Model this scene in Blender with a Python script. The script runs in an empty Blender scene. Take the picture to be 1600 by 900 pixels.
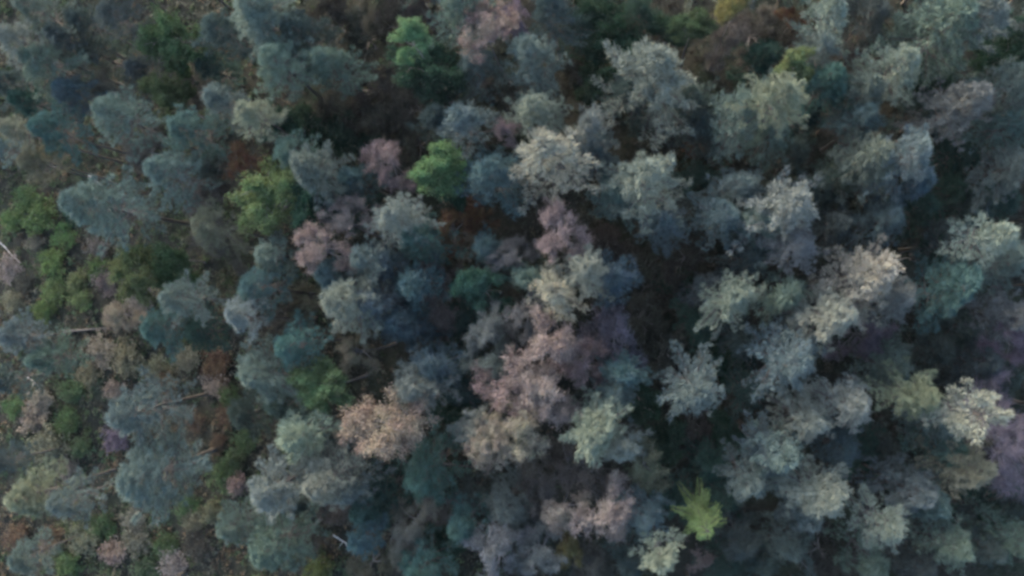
import bpy, math, random
import numpy as np
from mathutils import Vector, Quaternion, Matrix

# ------------------------------------------------------------------ camera
S = bpy.context.scene
COL = S.collection
CAM_H = 70.0                     # metres above the forest floor
FPX = 1142.5                     # focal length in pixels of a 1600 px wide frame
NADIR = (955.0, 485.0)           # where straight-down falls in the 1600 x 900 frame
dcam = Vector(((NADIR[0] - 800) / FPX, (450 - NADIR[1]) / FPX, -1)).normalized()
CAMQ = dcam.rotation_difference(Vector((0, 0, -1)))
cd = bpy.data.cameras.new('camera')
cam = bpy.data.objects.new('camera', cd)
COL.objects.link(cam)
cam.location = (0, 0, CAM_H)
cam.rotation_mode = 'QUATERNION'
cam.rotation_quaternion = CAMQ
cd.sensor_width = 36.0
cd.lens = 36.0 * FPX / 1600.0
cd.clip_start = 0.5
cd.clip_end = 5000
S.camera = cam

# ------------------------------------------------------------------ sky, sun, exposure
SUN_EL, SUN_AZ = math.radians(16), math.radians(325)      # soft light, a little from the upper left
W = bpy.data.worlds.new('World')
S.world = W
W.use_nodes = True
nt = W.node_tree
nt.nodes.clear()
sky = nt.nodes.new('ShaderNodeTexSky')
sky.sky_type = 'NISHITA'
sky.sun_disc = False
sky.sun_elevation = SUN_EL
sky.sun_rotation = SUN_AZ
sky.dust_density = 2.2
sky.ozone_density = 0.8
bg = nt.nodes.new('ShaderNodeBackground')
bg.inputs['Strength'].default_value = 0.15
wo = nt.nodes.new('ShaderNodeOutputWorld')
nt.links.new(sky.outputs[0], bg.inputs[0])
nt.links.new(bg.outputs[0], wo.inputs[0])
sl = bpy.data.lights.new('sun', 'SUN')
sl.energy = 1.3
sl.angle = math.radians(60)
sl.color = (1.0, 0.945, 0.85)
sun = bpy.data.objects.new('sun', sl)
COL.objects.link(sun)
sdir = Vector((math.sin(SUN_AZ) * math.cos(SUN_EL), math.cos(SUN_AZ) * math.cos(SUN_EL), math.sin(SUN_EL)))
sun.rotation_mode = 'QUATERNION'
sun.rotation_quaternion = sdir.to_track_quat('Z', 'Y')
S.view_settings.view_transform = 'Standard'
S.view_settings.look = 'None'
S.view_settings.exposure = 2.5
S.view_settings.gamma = 1.0
S.view_settings.use_curve_mapping = False
S.render.engine = 'CYCLES'
S.cycles.max_bounces = 4
S.cycles.use_adaptive_sampling = True
S.cycles.adaptive_threshold = 0.03
S.cycles.diffuse_bounces = 3
S.cycles.transmission_bounces = 2
S.cycles.use_light_tree = False
S.cycles.filter_width = 2.9      # the soft lens of a small drone camera

def at(x, y, z):
    """photograph pixel (1600 x 900) and height above ground -> world point, pixel scale"""
    d = CAMQ @ Vector(((x - 800) / FPX, (450 - y) / FPX, -1))
    t = (CAM_H - z) / -d.z
    return Vector((d.x * t, d.y * t, z)), t / FPX

def ground_z(x, y):
    return (0.5 * np.sin(x * 0.11 + 1.3) * np.cos(y * 0.13) + 0.25 * np.sin(x * 0.31 + y * 0.23)
            + 0.12 * np.sin(x * 0.83 - y * 0.61 + 2.0))

# ------------------------------------------------------------------ materials
def new_mat(name):
    m = bpy.data.materials.new(name)
    m.use_nodes = True
    m.node_tree.nodes.clear()
    return m, m.node_tree.nodes, m.node_tree.links

def foliage_mat(name, hue=0.03, val=0.35, trans=0.25, nscale=0.9, rough=0.75):
    """leaf colour = the tree's own colour, varied by clump and by leaf, part of the light passing through"""
    m, N, L = new_mat(name)
    out = N.new('ShaderNodeOutputMaterial')
    oi = N.new('ShaderNodeObjectInfo')
    tc = N.new('ShaderNodeTexCoord')
    no = N.new('ShaderNodeTexNoise'); no.inputs['Scale'].default_value = nscale; no.inputs['Detail'].default_value = 3
    L.new(tc.outputs['Object'], no.inputs['Vector'])
    at_ = N.new('ShaderNodeAttribute'); at_.attribute_name = 'leaf'
    hs = N.new('ShaderNodeHueSaturation')
    mh = N.new('ShaderNodeMapRange'); mh.inputs['From Min'].default_value = 0.3; mh.inputs['From Max'].default_value = 0.7
    mh.inputs['To Min'].default_value = 0.5 - hue; mh.inputs['To Max'].default_value = 0.5 + hue
    L.new(no.outputs[0], mh.inputs[0])
    ad = N.new('ShaderNodeMath'); ad.operation = 'ADD'
    L.new(no.outputs[0], ad.inputs[0]); L.new(at_.outputs['Fac'], ad.inputs[1])
    mv = N.new('ShaderNodeMapRange'); mv.inputs['From Min'].default_value = 0.45; mv.inputs['From Max'].default_value = 1.55
    mv.inputs['To Min'].default_value = 1 - val; mv.inputs['To Max'].default_value = 1 + val
    L.new(ad.outputs[0], mv.inputs[0])
    L.new(mh.outputs[0], hs.inputs['Hue']); L.new(mv.outputs[0], hs.inputs['Value'])
    L.new(oi.outputs['Color'], hs.inputs['Color'])
    di = N.new('ShaderNodeBsdfDiffuse')
    L.new(hs.outputs[0], di.inputs['Color'])
    tr = N.new('ShaderNodeBsdfTranslucent')
    L.new(hs.outputs[0], tr.inputs[0])
    mx = N.new('ShaderNodeMixShader'); mx.inputs[0].default_value = trans
    L.new(di.outputs[0], mx.inputs[1]); L.new(tr.outputs[0], mx.inputs[2])
    L.new(mx.outputs[0], out.inputs[0])
    return m

def bark_mat(name, c1, c2, scale=3.0):
    m, N, L = new_mat(name)
    out = N.new('ShaderNodeOutputMaterial')
    tc = N.new('ShaderNodeTexCoord')
    mp = N.new('ShaderNodeMapping'); mp.inputs['Scale'].default_value = (1, 1, 0.25)
    no = N.new('ShaderNodeTexNoise'); no.inputs['Scale'].default_value = scale * 4; no.inputs['Detail'].default_value = 6
    L.new(tc.outputs['Object'], mp.inputs[0]); L.new(mp.outputs[0], no.inputs['Vector'])
    cr = N.new('ShaderNodeValToRGB')
    cr.color_ramp.elements[0].position = 0.35; cr.color_ramp.elements[0].color = (*c1, 1)
    cr.color_ramp.elements[1].position = 0.65; cr.color_ramp.elements[1].color = (*c2, 1)
    L.new(no.outputs[0], cr.inputs[0])
    bs = N.new('ShaderNodeBsdfPrincipled'); bs.inputs['Roughness'].default_value = 0.9
    L.new(cr.outputs[0], bs.inputs['Base Color'])
    bu = N.new('ShaderNodeBump'); bu.inputs['Strength'].default_value = 0.5
    L.new(no.outputs[0], bu.inputs['Height']); L.new(bu.outputs[0], bs.inputs['Normal'])
    L.new(bs.outputs[0], out.inputs[0])
    return m

def attr_mat(name, rough=0.85, trans=0.15):
    m, N, L = new_mat(name)
    out = N.new('ShaderNodeOutputMaterial')
    a = N.new('ShaderNodeAttribute'); a.attribute_name = 'tint'
    bs = N.new('ShaderNodeBsdfPrincipled'); bs.inputs['Roughness'].default_value = rough
    bs.inputs['Specular IOR Level'].default_value = 0.2
    tr = N.new('ShaderNodeBsdfTranslucent')
    mx = N.new('ShaderNodeMixShader'); mx.inputs[0].default_value = trans
    L.new(a.outputs['Color'], bs.inputs['Base Color']); L.new(a.outputs['Color'], tr.inputs[0])
    L.new(bs.outputs[0], mx.inputs[1]); L.new(tr.outputs[0], mx.inputs[2]); L.new(mx.outputs[0], out.inputs[0])
    return m

def ground_mat():
    m, N, L = new_mat('forest_floor')
    out = N.new('ShaderNodeOutputMaterial')
    tc = N.new('ShaderNodeTexCoord')
    n1 = N.new('ShaderNodeTexNoise'); n1.inputs['Scale'].default_value = 0.16; n1.inputs['Detail'].default_value = 5
    n2 = N.new('ShaderNodeTexNoise'); n2.inputs['Scale'].default_value = 2.2; n2.inputs['Detail'].default_value = 8
    n2.inputs['Roughness'].default_value = 0.7
    for n in (n1, n2): L.new(tc.outputs['Object'], n.inputs['Vector'])
    r1 = N.new('ShaderNodeValToRGB')
    e = r1.color_ramp.elements
    e[0].position = 0.38; e[0].color = (0.019, 0.020, 0.018, 1)
    e[1].position = 0.62; e[1].color = (0.020, 0.027, 0.018, 1)
    x = e.new(0.5); x.color = (0.024, 0.025, 0.021, 1)
    L.new(n1.outputs[0], r1.inputs[0])
    r2 = N.new('ShaderNodeValToRGB')
    e = r2.color_ramp.elements
    e[0].position = 0.3; e[0].color = (0.45, 0.42, 0.42, 1)
    e[1].position = 0.72; e[1].color = (1.5, 1.45, 1.35, 1)
    L.new(n2.outputs[0], r2.inputs[0])
    mu = N.new('ShaderNodeMix'); mu.data_type = 'RGBA'; mu.blend_type = 'MULTIPLY'; mu.inputs[0].default_value = 1
    L.new(r1.outputs[0], mu.inputs[6]); L.new(r2.outputs[0], mu.inputs[7])
    bs = N.new('ShaderNodeBsdfPrincipled'); bs.inputs['Roughness'].default_value = 0.95
    bs.inputs['Specular IOR Level'].default_value = 0.15
    L.new(mu.outputs[2], bs.inputs['Base Color'])
    bu = N.new('ShaderNodeBump'); bu.inputs['Strength'].default_value = 0.9; bu.inputs['Distance'].default_value = 0.2
    L.new(n2.outputs[0], bu.inputs['Height']); L.new(bu.outputs[0], bs.inputs['Normal'])
    L.new(bs.outputs[0], out.inputs[0])
    return m

M_NEEDLE = foliage_mat('pine_needles', 0.02, 0.32, 0.15, 0.8)
M_LEAF = foliage_mat('broad_leaves', 0.03, 0.45, 0.35, 0.8, 0.6)
M_TWIG = foliage_mat('fading_leaves', 0.04, 0.55, 0.25, 0.8)
M_BARK = bark_mat('pine_bark', (0.036, 0.032, 0.031), (0.085, 0.076, 0.072))
M_GREYBARK = bark_mat('grey_bark', (0.09, 0.082, 0.088), (0.20, 0.185, 0.195))
M_PALEBARK = bark_mat('bleached_wood', (0.30, 0.28, 0.28), (0.55, 0.52, 0.52))
M_PURPLE = bark_mat('violet_twigs', (0.085, 0.072, 0.10), (0.135, 0.115, 0.15))
M_UNDER = attr_mat('undergrowth_leaves')
M_GROUND = ground_mat()

# ------------------------------------------------------------------ mesh builders
class Geo:
    """triangle soup of blades / leaves plus tubes, collected in numpy and linked as one mesh"""
    def __init__(s, seed):
        s.r = np.random.default_rng(seed); s.v = []; s.f = []; s.n = 0; s.leaf = []
    def add(s, v, f, leaf=None):
        s.v.append(v); s.f.append(f + s.n); s.n += len(v)
        s.leaf.append(np.full(len(v), 0.5) if leaf is None else leaf)
    def blades(s, c, d, length, width):
        """thin triangles from c (n,3) along d (n,3)"""
        n = len(c); q = s.r.normal(size=(n, 3)); p = np.cross(d, q)
        p /= np.linalg.norm(p, axis=1)[:, None] + 1e-9
        v = np.empty((n, 3, 3)); w = (width * 0.5)[:, None]
        v[:, 0] = c + p * w; v[:, 1] = c - p * w; v[:, 2] = c + d * length[:, None]
        s.add(v.reshape(-1, 3), np.arange(n * 3).reshape(-1, 3), np.repeat(s.r.random(n), 3))
    def leaves(s, c, size, flat=0.5):
        """small kite-shaped leaves at c, two triangles each"""
        n = len(c)
        d = s.r.normal(size=(n, 3)); d /= np.linalg.norm(d, axis=1)[:, None]
        q = s.r.normal(size=(n, 3)); q[:, 2] += 0
        up = np.tile([0, 0, 1.0], (n, 1)) * flat + s.r.normal(size=(n, 3)) * (1 - flat)
        p = np.cross(d, up); p /= np.linalg.norm(p, axis=1)[:, None] + 1e-9
        L = (size * (0.7 + 0.6 * s.r.random(n)))[:, None]
        v = np.empty((n, 4, 3))
        v[:, 0] = c; v[:, 1] = c + d * L * 0.5 + p * L * 0.33; v[:, 2] = c + d * L; v[:, 3] = c + d * L * 0.5 - p * L * 0.33
        b = np.arange(n)[:, None] * 4
        f = np.concatenate([b + [0, 1, 2], b + [0, 2, 3]])
        s.add(v.reshape(-1, 3), f, np.repeat(s.r.random(n), 4))
    def tube(s, pts, r0, r1, sides=4):
        pts = np.asarray(pts, float); k = len(pts)
        t = np.gradient(pts, axis=0); t /= np.linalg.norm(t, axis=1)[:, None] + 1e-9
        a = np.cross(t, [0.31, 0.17, 0.93]); a /= np.linalg.norm(a, axis=1)[:, None] + 1e-9
        b = np.cross(t, a)
        rr = np.linspace(r0, r1, k)[:, None, None]
        an = np.arange(sides) * 2 * math.pi / sides
        v = pts[:, None] + rr * (a[:, None] * np.cos(an)[None, :, None] + b[:, None] * np.sin(an)[None, :, None])
        i = np.arange(sides); j = (i + 1) % sides
        f = []
        for q in range(k - 1):
            o = q * sides
            f.append(np.stack([o + i, o + j, o + sides + j], 1)); f.append(np.stack([o + i, o + sides + j, o + sides + i], 1))
        s.add(v.reshape(-1, 3), np.concatenate(f))
    def mesh(s, name, mat, smooth=False):
        v = np.concatenate(s.v); f = np.concatenate(s.f).astype(np.int32)
        me = bpy.data.meshes.new(name)
        me.vertices.add(len(v)); me.vertices.foreach_set('co', v.astype(np.float32).ravel())
        me.loops.add(len(f) * 3); me.loops.foreach_set('vertex_index', f.ravel())
        me.polygons.add(len(f)); me.polygons.foreach_set('loop_start', np.arange(0, len(f) * 3, 3, dtype=np.int32))
        me.polygons.foreach_set('use_smooth', np.full(len(f), smooth))
        a = me.attributes.new('leaf', 'FLOAT', 'POINT'); a.data.foreach_set('value', np.concatenate(s.leaf).astype(np.float32))
        me.update(calc_edges=True); me.materials.append(mat)
        return me

def unit(v):
    return v / (np.linalg.norm(v) + 1e-9)

def tufts(g, c, d, r, n, w=0.055):
    """needle tufts: c, d (m,3), n blades each, radius r (m,)"""
    m = len(c)
    cc = np.repeat(c, n, 0); dd = np.repeat(d, n, 0)
    q = g.r.normal(size=(m * n, 3)); q /= np.linalg.norm(q, axis=1)[:, None]
    q[:, 2] *= 0.6; dd = q * 0.75 + dd * 0.8; dd /= np.linalg.norm(dd, axis=1)[:, None]
    cc = cc + g.r.normal(size=cc.shape) * (np.repeat(r, n)[:, None] * 0.25)
    g.blades(cc, dd, np.repeat(r, n) * (0.7 + 0.6 * g.r.random(m * n)), np.full(m * n, w))

def pine(seed, R, Hc, star=0, open_=1.0):
    """Scots pine crown of radius R metres, apex at z=0, hanging down to -Hc; needle mesh and limb mesh"""
    g = Geo(seed); b = Geo(seed + 500); rg = g.r
    C, D, Q = [], [], []
    z = -0.12; az = rg.random() * 6.28
    ph = rg.random(3) * 6.28; am = rg.uniform(0.04, 0.13, 3)
    while -z < Hc:
        t = -z / Hc
        prof = R * (0.05 + 0.62 * min(1, t / 0.40) ** 0.85 + 0.45 * min(1, max(0, t - 0.38) / 0.25)) * (1 - 0.2 * max(0, t - 0.8) / 0.2)
        nb = 8 if star else 5 + int(rg.random() * 3)
        for k in range(nb):
            if star and k % 2 and t < 0.4: continue
            if t > 0.45 and rg.random() < 0.25: continue
            a = az + k * 6.283 / nb + rg.normal() * 0.25
            L = prof * (0.62 + 0.5 * rg.random()) * (1 + am[0] * math.sin(a + ph[0]) + am[1] * math.sin(2 * a + ph[1]) + am[2] * math.sin(3 * a + ph[2]))
            if star and t < 0.4: L = R * (0.85 if k % 2 == 0 else 0.3) * (0.8 + 0.3 * rg.random())
            el = math.radians(34 * (1 - t) ** 1.5 + 2 + rg.normal() * 8)
            if star: el = math.radians(12)
            h = np.array([math.cos(a), math.sin(a), 0.0]); side = np.array([-h[1], h[0], 0.0])
            bend = rg.normal() * 0.18
            def P(s_):
                return np.array([0, 0, z]) + h * L * s_ + side * bend * L * s_ * s_ + np.array([0, 0, L * (math.tan(el) * 0.5 * s_ + 0.08 * s_ * s_ - 0.10 * s_ * (1 - t))])
            path = np.array([P(s_) for s_ in (0, 0.3, 0.6, 0.85, 1.0)])
            b.tube(path, 0.018 + 0.018 * L, 0.012, 4)
            ns = max(2, int(L * (4.2 if t < 0.4 else 2.3) * open_))
            for i in range(ns):
                s_ = 0.28 + 0.72 * (i + rg.random()) / ns
                for sd in (-1, 1):
                    if rg.random() < 0.12: continue
                    ang = 0.58 + rg.normal() * 0.2
                    dr = unit(h * math.cos(ang) + side * sd * math.sin(ang) + np.array([0, 0, 0.25 + 0.2 * rg.normal()]))
                    l2 = (0.20 * L * (1.05 - s_) + 0.16) * (0.7 + 0.6 * rg.random())
                    p0 = P(s_)
                    b.tube([p0, p0 + dr * l2], 0.012, 0.006, 3)
                    m = max(1, int(l2 / 0.24))
                    for j in range(m):
                        C.append(p0 + dr * l2 * (0.45 + 0.55 * (j + 1) / m)); D.append(unit(dr + h * 0.5 + np.array([0, 0, 0.45]))); Q.append(0.26 + 0.14 * rg.random())
            C.append(P(1.0)); D.append(unit(h + np.array([0, 0, 0.8]))); Q.append(0.34)
        z -= (0.36 + 0.2 * rg.random()) * (0.65 + 1.3 * t); az += 0.0 if star else 1.1
    b.tube([[0, 0, 0], [0, 0, -Hc * 0.5], [0, 0, -Hc]], 0.01, 0.03, 4)
    for k in range(4):
        C.append(np.array([rg.normal() * 0.06, rg.normal() * 0.06, -0.08 * k])); D.append(np.array([0, 0, 1.0])); Q.append(0.28)
    C, D, Q = np.array(C), np.array(D), np.array(Q)
    tufts(g, C, D, Q, 14, 0.06)
    return g.mesh('pine_crown', M_NEEDLE), b.mesh('pine_limbs', M_BARK)

def broad(seed, R, Hc, nleaf, lsize, mat, limb_mat, spread=0.28, levels=4, bare=False):
    """deciduous crown: forking limbs filling a dome, leaves clustered on the twigs"""
    g = Geo(seed); b = Geo(seed + 900); rg = g.r
    tips = []
    def grow(p, d, L, r, lev):
        n = 4; pts = [p]
        for _ in range(n):
            d = unit(d + rg.normal(size=3) * 0.14 + np.array([0, 0, 0.05])); pts.append(pts[-1] + d * L / n)
        b.tube(pts, r, r * 0.55, 5 if lev < 2 else 3)
        if lev >= levels:
            tips.append((pts[-1], d)); tips.append((pts[2], d)); return
        if lev >= 2: tips.append((pts[-1], d))
        for k in range(3 + (rg.random() < 0.5)):
            a = rg.normal(size=3); a -= d * a.dot(d); a = unit(a)
            sp = 0.55 + 0.35 * rg.random()
            nd = unit(d * math.cos(sp) + a * math.sin(sp) + np.array([0, 0, 0.12]))
            grow(pts[-1 if k < 2 else 2 + int(rg.random() * 2)], nd, L * (0.58 + 0.2 * rg.random()), r * 0.5, lev + 1)
    for k in range(6):
        a = k * 1.047 + rg.normal() * 0.25; el = 0.75 + rg.normal() * 0.25
        if k == 5: el = 1.4
        d = np.array([math.cos(a) * math.cos(el), math.sin(a) * math.cos(el), math.sin(el)])
        grow(np.array([0, 0, -Hc + 0.15 * k * Hc / 5]), d, R * 0.62, 0.035 * R, 1)
    P = np.array([t[0] for t in tips])
    # settle the twig ends to the asked crown size
    ext = np.percentile(np.linalg.norm(P[:, :2], axis=1), 93); top = np.percentile(P[:, 2], 98)
    sc = np.array([R / ext, R / ext, Hc / (top + Hc)])
    fix = lambda v: (v - [0, 0, -Hc]) * sc + [0, 0, -Hc]
    b.v = [fix(v) for v in b.v]; P = fix(P)
    lm = b.mesh('limbs', limb_mat)
    D = np.array([t[1] for t in tips])
    if bare:                       # fine twigs only
        n = 20
        c = np.repeat(P, n, 0) + rg.normal(size=(len(P) * n, 3)) * 0.10
        d = np.repeat(D, n, 0) * 0.7 + rg.normal(size=c.shape) * 0.55 + [0, 0, 0.3]; d /= np.linalg.norm(d, axis=1)[:, None]
        g.blades(c, d, 0.35 + 0.4 * rg.random(len(c)), np.full(len(c), 0.022))
        return g.mesh('twigs', mat), lm
    keep = rg.random(len(P)) < 0.85
    P, D = P[keep], D[keep]
    w = 0.4 + rg.random(len(P)); idx = rg.choice(len(P), nleaf, p=w / w.sum())
    c = P[idx] + rg.normal(size=(nleaf, 3)) * spread * np.array([1, 1, 0.7])
    g.leaves(c, np.full(nleaf, lsize), 0.55)
    n = 10                         # twig blades in leaf colour
    cc = np.repeat(P, n, 0); d = np.repeat(D, n, 0) * 0.7 + rg.normal(size=cc.shape) * 0.6; d /= np.linalg.norm(d, axis=1)[:, None]
    g.blades(cc, d, 0.25 + 0.3 * rg.random(len(cc)), np.full(len(cc), 0.025))
    return g.mesh('crown', mat), lm

def spruce(seed, R, Hc):
    """young conifer: whorls of long flat fronds that show as a star from above"""
    g = Geo(seed); b = Geo(seed + 70); rg = g.r
    C, D = [], []
    z = -0.1; az = rg.random() * 6
    while -z < Hc:
        t = -z / Hc; L0 = R * (0.12 + 0.88 * t ** 0.8)
        nb = 5
        for k in range(nb):
            a = az + k * 6.283 / nb + rg.normal() * 0.35; L = L0 * (0.45 + 0.75 * rg.random())
            h = np.array([math.cos(a), math.sin(a), 0]); side = np.array([-h[1], h[0], 0])
            P = lambda s_: np.array([0, 0, z]) + h * L * s_ + np.array([0, 0, L * (0.30 * s_ - 0.5 * s_ * s_)])
            b.tube([P(s_) for s_ in (0, 0.33, 0.66, 1)], 0.03, 0.008, 4)
            ns = max(3, int(L * 7))
            for i in range(ns):
                s_ = 0.15 + 0.85 * i / (ns - 1)
                for sd in (-1, 1):
                    l2 = (0.20 * L * (1.0 - s_) + 0.18)
                    dr = unit(h * 0.75 + side * sd * 0.75 + np.array([0, 0, -0.05]))
                    for j in range(max(1, int(l2 / 0.12))):
                        C.append(P(s_) + dr * l2 * (j + 0.5) / max(1, int(l2 / 0.12))); D.append(dr)
        z -= 0.45; az += 0.63
    b.tube([[0, 0, 0], [0, 0, -Hc * 0.5], [0, 0, -Hc]], 0.02, 0.05, 5)
    C, D = np.array(C), np.array(D); n = 7
    c = np.repeat(C, n, 0); d = np.repeat(D, n, 0) + rg.normal(size=c.shape) * 0.5; d /= np.linalg.norm(d, axis=1)[:, None]
    g.blades(c, d, np.full(len(c), 0.2), np.full(len(c), 0.05))
    return g.mesh('spruce_crown', M_NEEDLE), b.mesh('spruce_limbs', M_BARK)

def trunk_mesh(seed, mat, bend=0.25):
    """trunk one metre tall and one metre thick at the base, to be scaled; flared foot, slight sweep"""
    g = Geo(seed); z = np.array([-0.03, 0.0, 0.02, 0.06, 0.15, 0.3, 0.45, 0.6, 0.75, 0.9, 1.0])
    rad = np.array([0.75, 0.66, 0.56, 0.48, 0.43, 0.38, 0.33, 0.27, 0.2, 0.12, 0.05])
    ph = g.r.random() * 6
    x = bend * np.sin(z * 3.1416) * math.cos(ph); y = bend * np.sin(z * 3.1416) * math.sin(ph)
    an = np.arange(8) * math.pi / 4
    v = np.stack([x[:, None] + rad[:, None] * np.cos(an) * (1 + 0.1 * g.r.normal(size=(11, 8))), y[:, None] + rad[:, None] * np.sin(an), np.repeat(z[:, None], 8, 1)], 2)
    i = np.arange(8); j = (i + 1) % 8; f = []
    for q in range(10):
        o = q * 8; f += [np.stack([o + i, o + j, o + 8 + j], 1), np.stack([o + i, o + 8 + j, o + 8 + i], 1)]
    g.add(v.reshape(-1, 3), np.concatenate(f))
    return g.mesh('trunk', mat, True)

def bush(seed, R, H, nleaf, lsize):
    g = Geo(seed); b = Geo(seed + 33); rg = g.r
    P = []
    for k in range(16):
        a = rg.random() * 6.28; rr = R * math.sqrt(rg.random()) * 0.85
        p1 = np.array([math.cos(a) * rr, math.sin(a) * rr, H * (0.95 - 0.5 * (rr / R) ** 2) * (0.7 + 0.4 * rg.random())])
        b.tube([[0.1 * math.cos(a), 0.1 * math.sin(a), -0.1], p1 * [0.45, 0.45, 0.6], p1], 0.025, 0.006, 4)
        for _ in range(6): P.append(p1 * (1 - 0.45 * rg.random()) + rg.normal(size=3) * 0.2 * R)
    P = np.array(P); idx = rg.integers(0, len(P), nleaf)
    c = P[idx] + rg.normal(size=(nleaf, 3)) * R * 0.13; c[:, 2] = np.abs(c[:, 2])
    g.leaves(c, np.full(nleaf, lsize), 0.55)
    return g.mesh('bush_foliage', M_LEAF), b.mesh('bush_stems', M_GREYBARK)

# kind -> list of (crown mesh, limb mesh, R, Hc)
KIT = {}
KIT['pine_l'] = [(*pine(11 + i, 2.9, 9.2 + 0.7 * (i % 3), open_=0.85 + 0.12 * (i % 4)), 2.9, 10.0) for i in range(8)]
KIT['pine_s'] = [(*pine(31 + i, 1.7, 6.0 + 0.5 * (i % 2)), 1.7, 6.2) for i in range(6)]
KIT['star'] = [(*pine(51 + i, 1.9, 5.0, star=1), 1.9, 5.0) for i in range(1)]
KIT['bare'] = [(*broad(61 + i, 2.4, 4.2, 10000, 0.095, M_TWIG, M_GREYBARK, 0.17), 2.4, 4.2) for i in range(4)]
KIT['green'] = [(*broad(71 + i, 2.2, 4.6, 14000, 0.15, M_LEAF, M_GREYBARK, 0.2), 2.2, 4.6) for i in range(3)]
KIT['spruce'] = [(*spruce(81, 2.4, 5.5), 2.4, 5.5)]
KIT['dead'] = [(*broad(91, 3.4, 4.5, 0, 0, M_PURPLE, M_GREYBARK, 0.3, bare=True), 3.4, 4.5)]
KIT['bush'] = [(*bush(101 + i, 1.0, 1.3, 2200, 0.13), 1.0, 1.3) for i in range(4)]
TRUNKS = {'pine': [trunk_mesh(201 + i, M_BARK) for i in range(4)], 'grey': [trunk_mesh(211 + i, M_GREYBARK, 0.5) for i in range(3)]}

# ------------------------------------------------------------------ the setting: forest floor
def forest_floor():
    near = np.arange(-80, 80.1, 1.0)
    far = np.array([90, 110, 150, 220, 400, 800, 1600.0])
    ax = np.concatenate([-far[::-1], near, far]); n = len(ax)
    X, Y = np.meshgrid(ax, ax)
    Z = ground_z(X, Y) * np.exp(-(np.maximum(0, np.hypot(X, Y) - 90) / 60) ** 2)
    v = np.stack([X, Y, Z], 2).reshape(-1, 3)
    i = np.arange(n - 1); a = (i[:, None] * n + i[None]).ravel()
    f = np.concatenate([np.stack([a, a + 1, a + n + 1], 1), np.stack([a, a + n + 1, a + n], 1)])
    g = Geo(1); g.add(v, f)
    o = bpy.data.objects.new('ground', g.mesh('ground', M_GROUND, True)); COL.objects.link(o)
    o['kind'] = 'structure'; o['label'] = 'dark brown forest floor of needle litter and moss'
forest_floor()

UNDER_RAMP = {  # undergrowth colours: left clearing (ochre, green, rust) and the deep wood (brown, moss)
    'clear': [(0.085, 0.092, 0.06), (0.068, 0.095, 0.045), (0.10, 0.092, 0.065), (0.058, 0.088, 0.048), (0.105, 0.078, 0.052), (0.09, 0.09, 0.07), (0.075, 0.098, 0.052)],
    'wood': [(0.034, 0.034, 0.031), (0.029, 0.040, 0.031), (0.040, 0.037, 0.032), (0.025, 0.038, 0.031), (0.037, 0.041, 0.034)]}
def undergrowth(name, label, seed, n, kind, region):
    """clumps of low leafy growth on the floor (uncountable)"""
    g = Geo(seed); rg = g.r; cs = []; tint = []
    k = 0
    pal = np.array(UNDER_RAMP[kind])
    while k < n:
        x = rg.uniform(-72, 46); y = rg.uniform(-44, 44)
        if rg.random() > region(x, y): continue
        m = 14 + int(rg.random() * 22); R = 0.25 + 0.55 * rg.random() ** 2; Hh = 0.15 + 0.5 * rg.random() ** 2
        c = rg.normal(size=(m, 3)) * [R * 0.5, R * 0.5, 0]; c[:, 0] += x; c[:, 1] += y
        c[:, 2] = ground_z(c[:, 0], c[:, 1]) + Hh * rg.random(m) * np.exp(-((c[:, 0] - x) ** 2 + (c[:, 1] - y) ** 2) / R ** 2)
        cs.append(c)
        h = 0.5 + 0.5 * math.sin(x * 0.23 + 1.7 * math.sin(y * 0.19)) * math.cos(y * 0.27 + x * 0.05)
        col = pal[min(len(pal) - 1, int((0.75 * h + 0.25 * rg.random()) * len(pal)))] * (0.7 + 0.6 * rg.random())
        tint.append(np.repeat(col[None], m * 4, 0) * (0.75 + 0.5 * np.repeat(rg.random(m), 4))[:, None])
        k += m
    c = np.concatenate(cs); g.leaves(c, np.full(len(c), 0.2), 0.45)
    me = g.mesh(name, M_UNDER)
    a = me.attributes.new('tint', 'FLOAT_COLOR', 'POINT'); t = np.concatenate(tint)
    a.data.foreach_set('color', np.concatenate([t, np.ones((len(t), 1))], 1).astype(np.float32).ravel())
    o = bpy.data.objects.new(name, me); COL.objects.link(o); o['kind'] = 'stuff'; o['label'] = label; o['category'] = 'undergrowth'
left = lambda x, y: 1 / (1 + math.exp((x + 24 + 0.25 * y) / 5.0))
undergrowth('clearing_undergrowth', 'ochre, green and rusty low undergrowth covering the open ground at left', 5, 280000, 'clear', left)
undergrowth('forest_undergrowth', 'dark brown and mossy low growth in the gaps between the pines', 6, 200000, 'wood', lambda x, y: 1 - left(x, y))

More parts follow.
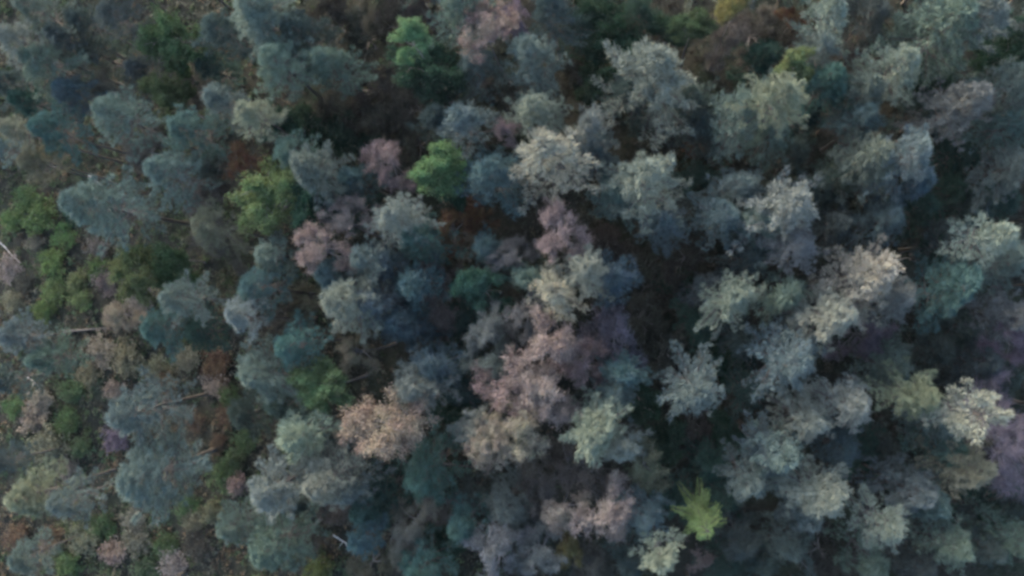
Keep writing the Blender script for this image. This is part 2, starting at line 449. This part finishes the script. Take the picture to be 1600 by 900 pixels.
# ------------------------------------------------------------------ the trees
C = {  # leaf colours (linear), word used in labels
 'cr': ((.21, .218, .188), 'cream-tipped'), 'pg': ((.15, .175, .153), 'pale grey-green'), 'gt': ((.10, .135, .12), 'grey-teal'),
 'tl': ((.06, .105, .098), 'teal'), 'bl': ((.062, .098, .11), 'blue'), 'gb': ((.094, .13, .132), 'blue-grey'),
 'yl': ((.155, .163, .12), 'yellowish'), 'ol': ((.12, .122, .09), 'olive'), 'li': ((.12, .13, .132), 'lilac-grey'),
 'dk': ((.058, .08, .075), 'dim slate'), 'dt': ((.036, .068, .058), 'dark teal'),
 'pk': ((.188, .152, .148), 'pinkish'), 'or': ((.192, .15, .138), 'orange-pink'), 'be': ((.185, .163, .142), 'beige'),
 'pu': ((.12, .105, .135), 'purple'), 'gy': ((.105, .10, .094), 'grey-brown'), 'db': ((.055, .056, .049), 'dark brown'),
 'gr': ((.06, .095, .05), 'green'), 'bg': ((.072, .115, .05), 'bright green'), 'lg': ((.10, .125, .06), 'lime green'), 'mi': ((.092, .145, .075), 'mint green'), 'sg': ((.13, .175, .072), 'yellow-green'), 'dg': ((.03, .06, .042), 'dark green'),
 'tg': ((.045, .09, .072), 'sea green'), 'yo': ((.125, .11, .055), 'mustard yellow'), 'ru': ((.118, .072, .048), 'rusty'), 'rb': ((.092, .066, .05), 'dull rusty')}
KINDS = {'P': ('pine_tree', 'pine', 'pine trees of the canopy'), 'T': ('pine_tree', 'pine', 'pine trees of the canopy'),
         'B': ('bare_tree', 'thinning tree', 'thinning autumn trees'), 'G': ('broadleaf_tree', 'leafy tree', 'green leafy trees'),
         'S': ('spruce_tree', 'spruce', None), 'D': ('dead_tree', 'bare tree', None), 'U': ('bush', 'bush', 'bushes in the undergrowth')}
TREES = """
50 18 42 15 P gt
20 55 36 16 P pg
95 55 34 12 P dk
62 102 50 14 P gt | tall teal-grey pine at upper left | tall teal-grey pine at upper left with long pale boughs pointing left
105 140 38 12 P bl
10 130 34 10 P dk
185 25 44 13 P dk
135 30 34 11 P dk
262 62 42 11 G gr | green-tipped tree at upper left | dark green leafy tree with bright green tip near the upper left edge
250 152 32 9 G gr | smaller green tree at upper left | small bright green leafy tree directly below the other green tree at upper left
178 185 50 16 P gt
290 208 48 15 P tl
345 150 34 14 P gt
392 178 36 16 P yl | yellow-tipped pine at upper left | yellow-tipped pine standing left of the dark gap in the upper part
28 205 30 15 P yl
52 255 30 13 P ol
80 200 42 14 P tl
5 238 22 14 P gb
262 272 48 16 P gb
382 252 28 10 B ru | rusty brown tree beside yellow-green crown | small rusty brown tree just above the big yellow-green crown
140 318 66 18 P gt | big pale blue pine at far left | big pale blue-green pine with broad crown near the left edge
350 45 46 14 P dk
400 18 44 17 P pg
425 45 46 16 P gt
432 106 44 16 P gt
466 55 42 14 P dk
512 98 38 14 P gt
515 25 36 8 B db
560 45 40 7 B db
610 20 40 8 B db
570 130 42 5 B db
520 165 42 6 B db
590 185 40 5 B db
645 160 38 5 B db
635 64 29 17 G mi
664 108 48 12 G dg | tall dark green tree | tall dark green leafy tree beside the dark gap, top centre-left
722 22 46 17 P gt
757 42 40 16 B be
742 105 38 13 P gb
725 185 36 16 P gb
690 188 34 11 P dk
790 200 24 13 B pk
600 246 38 12 B pk | pink-brown tree left of mint crown | pink-brown thinning tree just left of the mint green crown
676 262 40 14 G mi | mint green crown | mint green leafy crown beside the blue pine, upper centre
705 285 34 10 G dg
770 275 50 16 P bl | blue pine left of the brightest crown | blue pine standing between mint green crown and the brightest pine
492 258 44 17 P gt | pale pine above the yellow-green crown | pale teal pine right above the big yellow-green crown
455 235 38 14 P gt
558 280 32 12 P bl
425 310 50 14 G lg | big yellow-green crown | big yellow-green leafy crown, the widest green tree at left centre
485 318 42 13 G dg
430 200 34 10 G dg
832 95 46 17 P gt | teal pine with pale tip at top | teal pine with pale tip near the top edge, centre
860 18 38 13 P bl
805 30 26 13 B pu
1030 118 66 19 P pg | wide pale pine at top | wide pale pine with beige top and grey skirts, upper right of centre
990 140 44 13 P dk
1075 160 44 13 P dk
1082 45 26 11 G gr | small green tree at top | small green leafy tree near the top edge beside the mustard crown
1145 22 28 14 G yo | mustard crown | mustard yellow leafy crown touching the top edge
1132 62 34 9 B gy
925 80 34 5 G dg
960 50 34 5 G dg
900 120 32 5 B db
940 135 34 6 G dg
845 168 42 17 P pg
924 195 32 16 P li
928 235 38 13 P gb
860 245 64 20 P cr | brightest pine | brightest pine of all, cream-white top, upper centre
1010 290 58 19 P pg | pale pine right of the brightest one | large pale grey pine, next one right of the brightest pine
1035 350 40 13 P gb
965 310 34 13 P gb
1208 150 46 20 P yl | yellow-cream pine | tall yellow-cream pine, brightest in the upper right
1152 175 50 16 P gb
1205 212 38 13 P gb
1100 205 42 11 P dk
1085 232 18 4 U rb
1160 292 42 15 P gb
1240 28 20 7 B ru | small rusty tree at top right | small rusty tree near the top edge right of the mustard crown
1305 28 34 16 P pg
1280 75 38 15 P gt
1360 18 42 13 P dk
1490 35 64 17 P gt | broad teal pine at top right | broad teal-grey pine with many lobes in the top right corner area
1540 25 36 17 P gt
1253 102 27 15 G lg | bright lime tip | bright lime green treetop between the pines at upper right
1290 130 42 15 P tl
1398 108 42 17 P pg | double-tipped pale pine | pale double-tipped pine standing alone right of the lime treetop
1352 145 32 15 P gt
1355 186 30 14 P gb
1320 205 24 8 B gy
1505 162 48 16 P li
1582 130 40 15 P gt
1362 252 52 16 P gt
1312 275 42 12 P dk
1432 240 42 18 P gb | pale blue pine at right | pale blue pine with rounded bright top at right
1425 285 36 13 P bl
1590 195 38 13 P gb
1570 265 40 13 P gt
1550 245 20 6 B gy
60 335 32 3 U bg
98 372 22 2 U bg
85 410 24 2 U bg
122 440 18 2 U lg
90 455 22 2 U bg
132 468 18 2 U lg
72 485 20 2 U bg
40 310 24 2 U bg
150 420 18 2 U bg
110 335 20 2 U dg
205 425 36 11 G lg | lime bush-like tree at left | lime green low leafy tree left of centre-left, above the teal pines
258 402 48 9 G gr
325 350 46 14 P ol | olive pine left of yellow-green crown | pale olive pine just left of and below the yellow-green crown
340 380 36 9 B gy
285 466 44 16 P gt
250 505 42 13 P tl
312 520 38 10 P dt
378 500 33 16 P pg | cream pine beside teal pine | small cream-grey pine tucked below the teal pine, left of centre
405 455 40 15 P tl
182 490 28 3 B be
215 470 26 2 U be
25 525 38 10 P gb
70 562 38 9 P gt
8 590 32 8 P dk
200 560 30 2 U ol
160 550 26 2 U be
240 580 26 2 U ol
330 570 28 2 U rb
290 560 24 2 U ol
405 592 44 15 P gt
425 402 28 14 P gt
492 384 38 15 B pk | pink-brown tree beneath yellow-green crown | pink-brown thinning tree just below right of the yellow-green crown
532 350 34 13 B pk
618 345 42 17 P pg | pale pine with mint top | pale pine with mint-green top, left of the rusty ground shrub
650 372 44 14 P tl
568 396 26 15 P gb
602 412 32 13 P bl
702 352 32 9 B ru | rusty orange tree in the gap | rusty orange low tree in the dark gap, image centre-left
742 340 28 7 B ru
718 390 24 4 B gy
764 395 28 12 P tl
802 405 28 12 B li
752 452 38 12 G tg | sea green crown | sea green leafy crown left of the pair of bright pines
545 468 48 18 P pg | bright pale pine left of centre | bright pale pine with cream lobes, the brightest left of centre
585 470 36 15 P gb
520 430 34 13 P gb
645 445 36 14 P bl
622 512 42 13 P bl
680 482 42 9 B gy
682 430 30 7 B gy
460 540 40 15 P tl
440 500 34 7 B db
480 480 30 6 B ol
556 546 30 12 B ol
765 520 32 13 B li
655 600 44 16 P li | lilac pine behind orange-pink tree | lilac-grey pine touching the large orange-pink tree from the upper right
672 575 34 14 P bl
705 560 34 8 P dt
500 605 38 13 G mi | green tree left of orange-pink tree | dark green leafy tree with bright left edge, left of the orange-pink tree
872 362 40 16 B pk | pink tree above the bright pair | pink thinning tree directly above the pair of bright pines
866 455 36 18 P cr | left bright pine of the pair | left one of the pair of bright cream pines at centre
926 428 38 19 P pg | right bright pine of the pair | right one of the pair of bright pines at centre, blue on its right
962 438 34 15 P bl
825 440 30 13 P gt
820 485 34 12 B li
850 535 52 16 B pk | large pink tree at centre | large pink thinning tree at the very centre, below the bright pair
960 520 50 12 B pu | purple tree right of the pink one | purple thinning tree to the right of the large pink tree
1000 500 36 6 B db
980 582 30 15 P bl | small blue pine | small blue pine right of the pink trees, below the purple tree
1150 468 42 17 P pg
1120 455 34 12 P dk
1085 606 48 18 P gb | lone pale blue pine | lone pale blue pine with bright middle, surrounded by dark ground, centre right
1230 315 60 20 P pg | big pale pine right of centre | big pale pine with wide bright crown, right of centre
1190 345 48 16 P gb
1135 340 40 15 P gb
1245 392 38 17 P li
1170 400 38 12 P dk
1300 350 34 12 P dk
1350 432 54 19 P cr | warm beige pine | warm beige pine with broad bright crown, right side
1285 488 48 18 P cr | second beige pine | second warm beige pine, just below left of the first one
1222 460 36 15 P gt
1398 468 44 16 P li
1380 345 44 13 P gb
1440 330 32 9 P dt
1548 362 36 18 P pg | pale pine near right edge | small pale pine with bright tip near the right edge, upper half
1565 402 40 14 P gt
1495 385 34 11 P dk
1480 458 50 16 P tl | round teal pine at right | round teal pine with even crown right of the beige pines
1232 562 58 18 P gb | wide lilac-blue pine | wide lilac-blue pine below the beige pines
1570 490 46 14 P li
1595 525 36 12 B pu
1520 560 48 11 P dk
1430 620 40 17 P yl | yellowish pine above the dark hollow | yellowish pine right of the dark hollow, lower right
1392 565 42 12 P gt
1355 525 40 10 B pu
1460 545 34 9 P dk
205 640 60 15 P gt
180 685 22 3 U pu
225 742 74 15 P gt | biggest pine at lower left | biggest grey-green pine at lower left, pale on its left side
45 650 26 2 U be
75 700 32 4 U ol
100 660 24 2 U gr
50 775 50 13 P yl | yellow-edged pine at left edge | yellow-edged pine touching the left edge, lower left
110 780 42 13 P gt
10 720 28 9 P dk
350 748 24 3 U gr
362 722 20 3 U gr
338 690 14 2 U rb
372 756 18 3 U or | small orange bush | small orange bush beside green bushes at lower left
300 660 18 1.5 U rb
365 815 38 13 P gt
420 855 46 14 P gt
425 768 44 16 P pg
40 872 32 8 P gt
120 850 26 2 U ol
75 845 22 2 U rb
170 865 24 2 U or
205 845 26 2 U ol
150 825 22 2 U gr
250 855 24 2 U gr
265 885 28 2 U be
310 850 24 2 U db
220 890 24 2 U gr
100 885 22 2 U gr
300 815 20 2 U ol
460 685 36 16 P pg | small mint pine at lower left | small pale mint pine left of the orange-pink tree
500 715 28 10 P dk
512 748 42 17 P pg
545 760 34 13 P gb
598 672 62 18 B or | large orange-pink tree | large orange-pink thinning tree with brightest left edge, lower left of centre
665 740 52 13 P tl | teal pine below orange-pink tree | low teal pine just below right of the orange-pink tree
735 662 30 14 B li
756 695 34 15 B be | beige tree below centre | beige thinning tree between the orange-pink tree and the pale pines
575 795 30 11 P tl
566 845 27 12 P bl
640 822 36 9 B be
628 860 28 8 B be
480 830 36 3 B db
725 822 34 12 P tl
685 850 28 5 G dg
506 882 20 6 U lg
660 885 36 12 P tl
570 890 30 6 B ol
775 865 42 13 B li | lilac tree at bottom edge | lilac thinning tree at the bottom edge, centre
795 790 46 11 P gt
848 612 48 16 B pk
800 605 44 14 B pk
820 675 44 15 B be
772 578 38 12 B li
932 668 50 19 P pg | tall cream pine below centre | tall cream-green pine below right of the pink trees
975 705 30 15 P pg
955 610 38 14 P gb
1012 735 36 12 B ol
905 735 42 10 B gy
850 760 40 9 B gy
950 808 44 15 B pk | pink tree near bottom | pink thinning tree near the bottom edge, left of the spruce
878 800 34 13 B pk
888 862 26 9 G yo | mustard tree at bottom | small mustard yellow leafy tree near the bottom edge
1005 800 38 14 P gb
1030 860 30 17 P pg | pale-tipped pine at bottom | pale-tipped small pine at the bottom left of the yellow-green spruce
1100 812 50 14 S sg | yellow-green spruce | yellow-green young spruce with star of fronds, lower right of centre
1165 745 38 15 P gb
1195 700 40 15 P gb
845 868 38 11 B li
905 575 38 13 B pk
1003 635 28 8 G dg
1120 670 30 3 G dg
1160 845 34 8 P dk
1192 878 30 7 P dk
1098 878 18 5 B pk
920 880 36 8 B gy
980 880 30 8 P dk
1328 640 42 17 P pg
1260 652 42 16 P pg
1210 706 36 17 P gb
1310 705 38 12 P bl
1290 770 48 17 P pg | pale pine below the dark hollow | pale blue-green pine just left below the dark hollow, lower right
1250 800 34 12 P gb
1375 820 40 16 P pg
1415 765 46 14 P gb
1455 795 38 13 P gb
1525 636 38 18 T cr | star-shaped pine | pale star-shaped pine with separate boughs left of the purple bare tree
1525 735 42 15 P yl | yellow-green pine at lower right | yellow-green pine just below left of the purple bare tree
1478 700 36 12 P tl
1470 660 34 12 P gt
1580 690 80 13 D pu | purple bare tree | purple bare tree with pale branches at the right edge
1490 855 40 14 P gt
1540 850 40 12 P dk
1582 840 44 13 P gt
1580 780 34 9 P dk
1360 872 36 11 P gt
1430 870 42 11 P dk
1560 310 30 6 P dt
1350 720 30 2 G dg
1240 240 34 9 P dk
1250 180 36 9 P dt
1460 110 34 6 G dg
1440 400 34 6 G dg
1130 560 34 3 G dg
1050 440 32 2 U dg
1030 470 26 2 U db
20 345 20 2 U bg
15 420 22 2 U be
40 440 20 2 U db
55 380 16 2 U ol
20 470 20 2 U ol
150 390 20 2 U gy
170 440 22 2 U gy
140 585 22 2 U ol
110 610 22 2 U gr
60 625 20 2 U be
20 640 20 2 U gr
95 735 20 2 U be
120 700 20 2 U gr
330 600 22 2 U be
350 650 20 2 U rb
380 690 22 2 U gr
20 840 22 2 U rb
200 815 18 2 U be
330 800 18 2 U ol
180 610 18 2 U be
355 620 18 2 U gr
260 600 18 2 U rb
290 790 18 2 U gr
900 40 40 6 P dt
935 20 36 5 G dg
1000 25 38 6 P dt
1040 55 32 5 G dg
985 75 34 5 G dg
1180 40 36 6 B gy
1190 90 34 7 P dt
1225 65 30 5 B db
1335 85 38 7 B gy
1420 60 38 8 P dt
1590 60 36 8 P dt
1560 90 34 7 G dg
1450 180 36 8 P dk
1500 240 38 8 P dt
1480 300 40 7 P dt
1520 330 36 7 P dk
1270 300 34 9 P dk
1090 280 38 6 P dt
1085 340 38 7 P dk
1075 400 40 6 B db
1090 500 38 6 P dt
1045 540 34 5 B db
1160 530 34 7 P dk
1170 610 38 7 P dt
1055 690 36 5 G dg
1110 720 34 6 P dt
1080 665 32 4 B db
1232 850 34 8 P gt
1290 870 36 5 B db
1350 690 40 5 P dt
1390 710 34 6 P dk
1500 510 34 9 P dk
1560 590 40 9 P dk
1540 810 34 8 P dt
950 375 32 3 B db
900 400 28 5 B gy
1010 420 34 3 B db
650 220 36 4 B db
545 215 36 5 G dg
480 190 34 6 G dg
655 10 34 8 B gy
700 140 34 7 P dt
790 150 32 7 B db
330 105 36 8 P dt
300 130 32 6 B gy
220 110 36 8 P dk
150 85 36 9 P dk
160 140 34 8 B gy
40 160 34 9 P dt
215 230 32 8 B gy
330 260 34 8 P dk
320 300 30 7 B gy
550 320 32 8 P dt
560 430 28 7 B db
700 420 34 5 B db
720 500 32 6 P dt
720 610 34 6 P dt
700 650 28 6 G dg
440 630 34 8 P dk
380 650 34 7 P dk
560 700 28 8 P dk
470 780 34 8 P dk
530 800 32 6 B gy
600 770 34 8 P dt
690 790 32 6 B gy
740 770 34 7 P dk
840 720 36 8 B gy
830 820 36 8 P dk
1060 780 32 6 P dt
1130 780 32 6 P dt
1140 880 34 5 P dt
920 350 28 2 U db
980 400 26 2 U db
"""

def parse(txt):
    out = []
    for ln in txt.strip().splitlines():
        q = [a.strip() for a in ln.split('|')]
        x, y, r, h, k, c = q[0].split()
        out.append(dict(x=float(x), y=float(y), r=float(r), h=float(h), k=k, c=c,
                        short=q[1] if len(q) > 1 else None, label=q[2] if len(q) > 2 else None))
    return out

def describe(rows):
    """each tree without words of its own is told apart by its look and by where it stands from the nearest landmark"""
    marks = [r for r in rows if r['short']]
    dirs = ['right of', 'below right of', 'below', 'below left of', 'left of', 'above left of', 'above', 'above right of']
    seen = {}
    for r in rows:
        if r['label']: continue
        m = min(marks, key=lambda q: (q['x'] - r['x']) ** 2 + (q['y'] - r['y']) ** 2)
        a = math.atan2(r['y'] - m['y'], r['x'] - m['x'])
        d = dirs[int(round(a / (math.pi / 4))) % 8]
        size = 'small' if r['r'] < 31 else 'large' if r['r'] > 46 else 'mid-sized'
        key = (C[r['c']][1], KINDS[r['k']][1], d, m['short'])
        r['dist'] = math.hypot(r['x'] - m['x'], r['y'] - m['y'])
        r['size'] = size
        seen.setdefault(key, []).append(r)
    for (c, k, d, s), L in seen.items():
        L.sort(key=lambda q: q['dist'])
        for i, r in enumerate(L):
            if len(L) == 1: r['label'] = f"{r['size']} {c} {k} {d} the {s}"
            else: r['label'] = f"{['nearest', 'second', 'third', 'fourth', 'fifth', 'sixth', 'seventh', 'eighth', 'ninth', 'tenth'][i]} {c} {k} {d} the {s}"
    return rows

RND = random.Random(7)
def part(name, me, parent, loc=(0, 0, 0), scale=(1, 1, 1), rz=0.0, color=None):
    o = bpy.data.objects.new(name, me); COL.objects.link(o); o.parent = parent
    o.location = loc; o.scale = scale; o.rotation_euler = (0, 0, rz)
    if color: o.color = (*color, 1)
    return o

COUNT = {}
def plant(r):
    name, cat, group = KINDS[r['k']]
    k, h = r['k'], r['h']
    set_ = {'P': 'pine_l' if r['r'] >= 38 else 'pine_s', 'T': 'star', 'B': 'bare', 'G': 'green', 'S': 'spruce', 'D': 'dead', 'U': 'bush'}[k]
    kit = KIT[set_]; i = COUNT.get(set_, RND.randrange(9)); COUNT[set_] = i + 1
    crown, limbs, R0, H0 = kit[i % len(kit)]
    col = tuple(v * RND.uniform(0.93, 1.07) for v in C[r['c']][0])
    if k == 'U':
        p, sc = at(r['x'], r['y'], 0.8)
        p.z = float(ground_z(p.x, p.y))
        rad = r['r'] * sc
        e = bpy.data.objects.new(name, None); COL.objects.link(e); e.location = p
        e.rotation_euler = (0, 0, RND.random() * 6.28)
        hs = max(0.5, h / 2.6)
        part('foliage', crown, e, scale=(rad, rad, hs), color=col)
        part('stems', limbs, e, scale=(rad, rad, hs))
    else:
        # crown centre sits at the pixel; crown height follows its radius but never reaches the ground
        p, sc = at(r['x'], r['y'], h * 0.85)
        rad = r['r'] * sc * ((0.92 if r['x'] < 400 else 1.12) if k == 'P' else 1.2 if k == 'B' else 1.05)
        sq = rad / R0
        hc = min(H0 * sq * RND.uniform(0.9, 1.1) * (0.78 if r['x'] < 480 and k == 'P' else 1), h * 0.8)
        p, sc = at(r['x'], r['y'], h - hc * 0.33)
        g = float(ground_z(p.x, p.y))
        e = bpy.data.objects.new(name, None); COL.objects.link(e); e.location = (p.x, p.y, g)
        e.rotation_euler = (RND.uniform(-0.03, 0.03), RND.uniform(-0.03, 0.03), RND.random() * 6.28)
        H = h - g
        sz = hc / H0
        sx = RND.uniform(0.82, 1.22) if k in 'GB' else RND.uniform(0.88, 1.14)
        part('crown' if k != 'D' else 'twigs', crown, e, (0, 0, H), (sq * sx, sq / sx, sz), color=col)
        part('limbs', limbs, e, (0, 0, H), (sq * sx, sq / sx, sz))
        tr = 0.016 * h + 0.05 * rad
        tk = TRUNKS['pine' if k in 'PTS' else 'grey']
        top = H - (0.02 * hc if k in 'PTS' else 0.85 * hc)
        part('trunk', tk[i % len(tk)], e, (0, 0, 0), (tr, tr, top))
    e['label'] = r['label']; e['category'] = {'U': 'bush', 'P': 'pine tree', 'T': 'pine tree', 'S': 'spruce'}.get(k, 'tree')
    if group: e['group'] = 'pines at the edge of the frame' if r.get('far') else group

ROWS = describe(parse(TREES))
for row in ROWS: plant(row)

# the forest goes on just outside the frame: pines that only shade its edge
def beyond():
    spots = []
    for i in range(19): spots += [(-40 + i * 94, -75), (-40 + i * 94, 985)]
    for i in range(9): spots += [(-95, 10 + i * 110), (1695, 10 + i * 110)]
    out = []
    for x, y in spots:
        if x < 0 and y > 250: continue                 # open scrub on that side
        out.append(dict(x=x + RND.uniform(-22, 22), y=y + RND.uniform(-22, 22) * (0.5 if 0 < x < 1600 else 1), r=RND.uniform(38, 48),
                        h=RND.uniform(12, 16) if 100 < x else 7, k='P', c=RND.choice(['gt', 'gb', 'dk', 'tl', 'pg']), far=True))
    seen = {}
    for r in out:
        m = min((q for q in ROWS if q['short']), key=lambda q: (q['x'] - r['x']) ** 2 + (q['y'] - r['y']) ** 2)
        side = 'top' if r['y'] < -40 else 'bottom' if r['y'] > 940 else 'left' if r['x'] < 0 else 'right'
        lab = f"{C[r['c']][1]} pine at {side} edge near {m['short']}"
        seen.setdefault(lab, []).append((math.hypot(m['x'] - r['x'], m['y'] - r['y']), len(seen.get(lab, [])), r))
    for lab, L in seen.items():
        for i, (_, _, r) in enumerate(sorted(L, key=lambda q: q[:2])):
            r['label'] = lab if len(L) == 1 else ['nearer', 'second', 'third', 'fourth'][i] + ' ' + lab
            plant(r)
beyond()

# ------------------------------------------------------------------ fallen and dead wood
def fallen(x0, y0, x1, y1, rad, mat, label, z0=0.35, z1=0.35, name='fallen_trunk'):
    a, _ = at(x0, y0, 0); b, _ = at(x1, y1, 0)
    a.z = float(ground_z(a.x, a.y)) + z0; b.z = float(ground_z(b.x, b.y)) + z1
    e = bpy.data.objects.new(name, None); COL.objects.link(e); e.location = a
    d = b - a; L = d.length
    g = Geo(abs(int(x0 + y1))); n = 7
    pts = [np.array(d) * t + g.r.normal(size=3) * 0.006 * L * (0 < t < 1) for t in np.linspace(0, 1, n)]
    g.tube(pts, rad, rad * 0.45, 7)
    o = part('trunk', g.mesh('fallen_trunk', mat, True), e)
    for k in range(4):
        q = Geo(abs(int(x0)) + k); t = 0.35 + 0.17 * k
        s = q.r.normal(size=3); s[2] = abs(s[2]) * 0.6; s = unit(s) * (0.5 + 0.5 * q.r.random())
        q.tube([np.array(d) * t, np.array(d) * t + s * 0.6, np.array(d) * t + s + [0, 0, 0.1]], rad * 0.35, rad * 0.12, 5)
        part('branch', q.mesh('branch', mat, True), e)
    e['label'] = label; e['category'] = 'fallen trunk'; e['group'] = 'dead trunks on the ground'
fallen(-6, 367, 40, 412, 0.07, M_PALEBARK, 'thin pale bleached trunk lying beside green bushes at left edge', 0.5, 0.3)
fallen(112, 518, 182, 512, 0.17, M_BARK, 'short dark log lying below the green bushes at left')
fallen(140, 274, 162, 292, 0.07, M_PALEBARK, 'short pale stick above the big pale blue pine at left', 0.6, 0.4)
fallen(52, 588, 68, 604, 0.08, M_PALEBARK, 'small pale stick below the grey pine at left edge', 0.8, 0.3)
fallen(533, 826, 546, 847, 0.09, M_PALEBARK, 'short white broken trunk beside small blue pine near bottom', 1.8, 0.2)
fallen(1240, 866, 1276, 902, 0.07, M_GREYBARK, 'thin grey pole lying on brown ground at bottom right')

# ------------------------------------------------------------------ evening air between the camera and the wood
def haze():
    g = Geo(3); x, y, z0, z1 = 90, 70, -3.0, 74.0
    v = np.array([[sx * x, sy * y, z] for z in (z0, z1) for sx, sy in ((-1, -1), (1, -1), (1, 1), (-1, 1))], float)
    q = [(0, 3, 2, 1), (4, 5, 6, 7), (0, 1, 5, 4), (1, 2, 6, 5), (2, 3, 7, 6), (3, 0, 4, 7)]
    g.add(v, np.array([[a[0], a[1], a[2]] for a in q] + [[a[0], a[2], a[3]] for a in q]))
    m, N, L = new_mat('evening_haze')
    out = N.new('ShaderNodeOutputMaterial'); pv = N.new('ShaderNodeVolumePrincipled')
    pv.inputs['Color'].default_value = (0.82, 0.90, 0.95, 1); pv.inputs['Density'].default_value = HAZE
    L.new(pv.outputs[0], out.inputs['Volume'])
    o = bpy.data.objects.new('haze', g.mesh('haze', m)); COL.objects.link(o); o['kind'] = 'stuff'
    o['label'] = 'thin cool evening haze over the whole forest'; o['category'] = 'haze'
HAZE = 0.00006
haze()
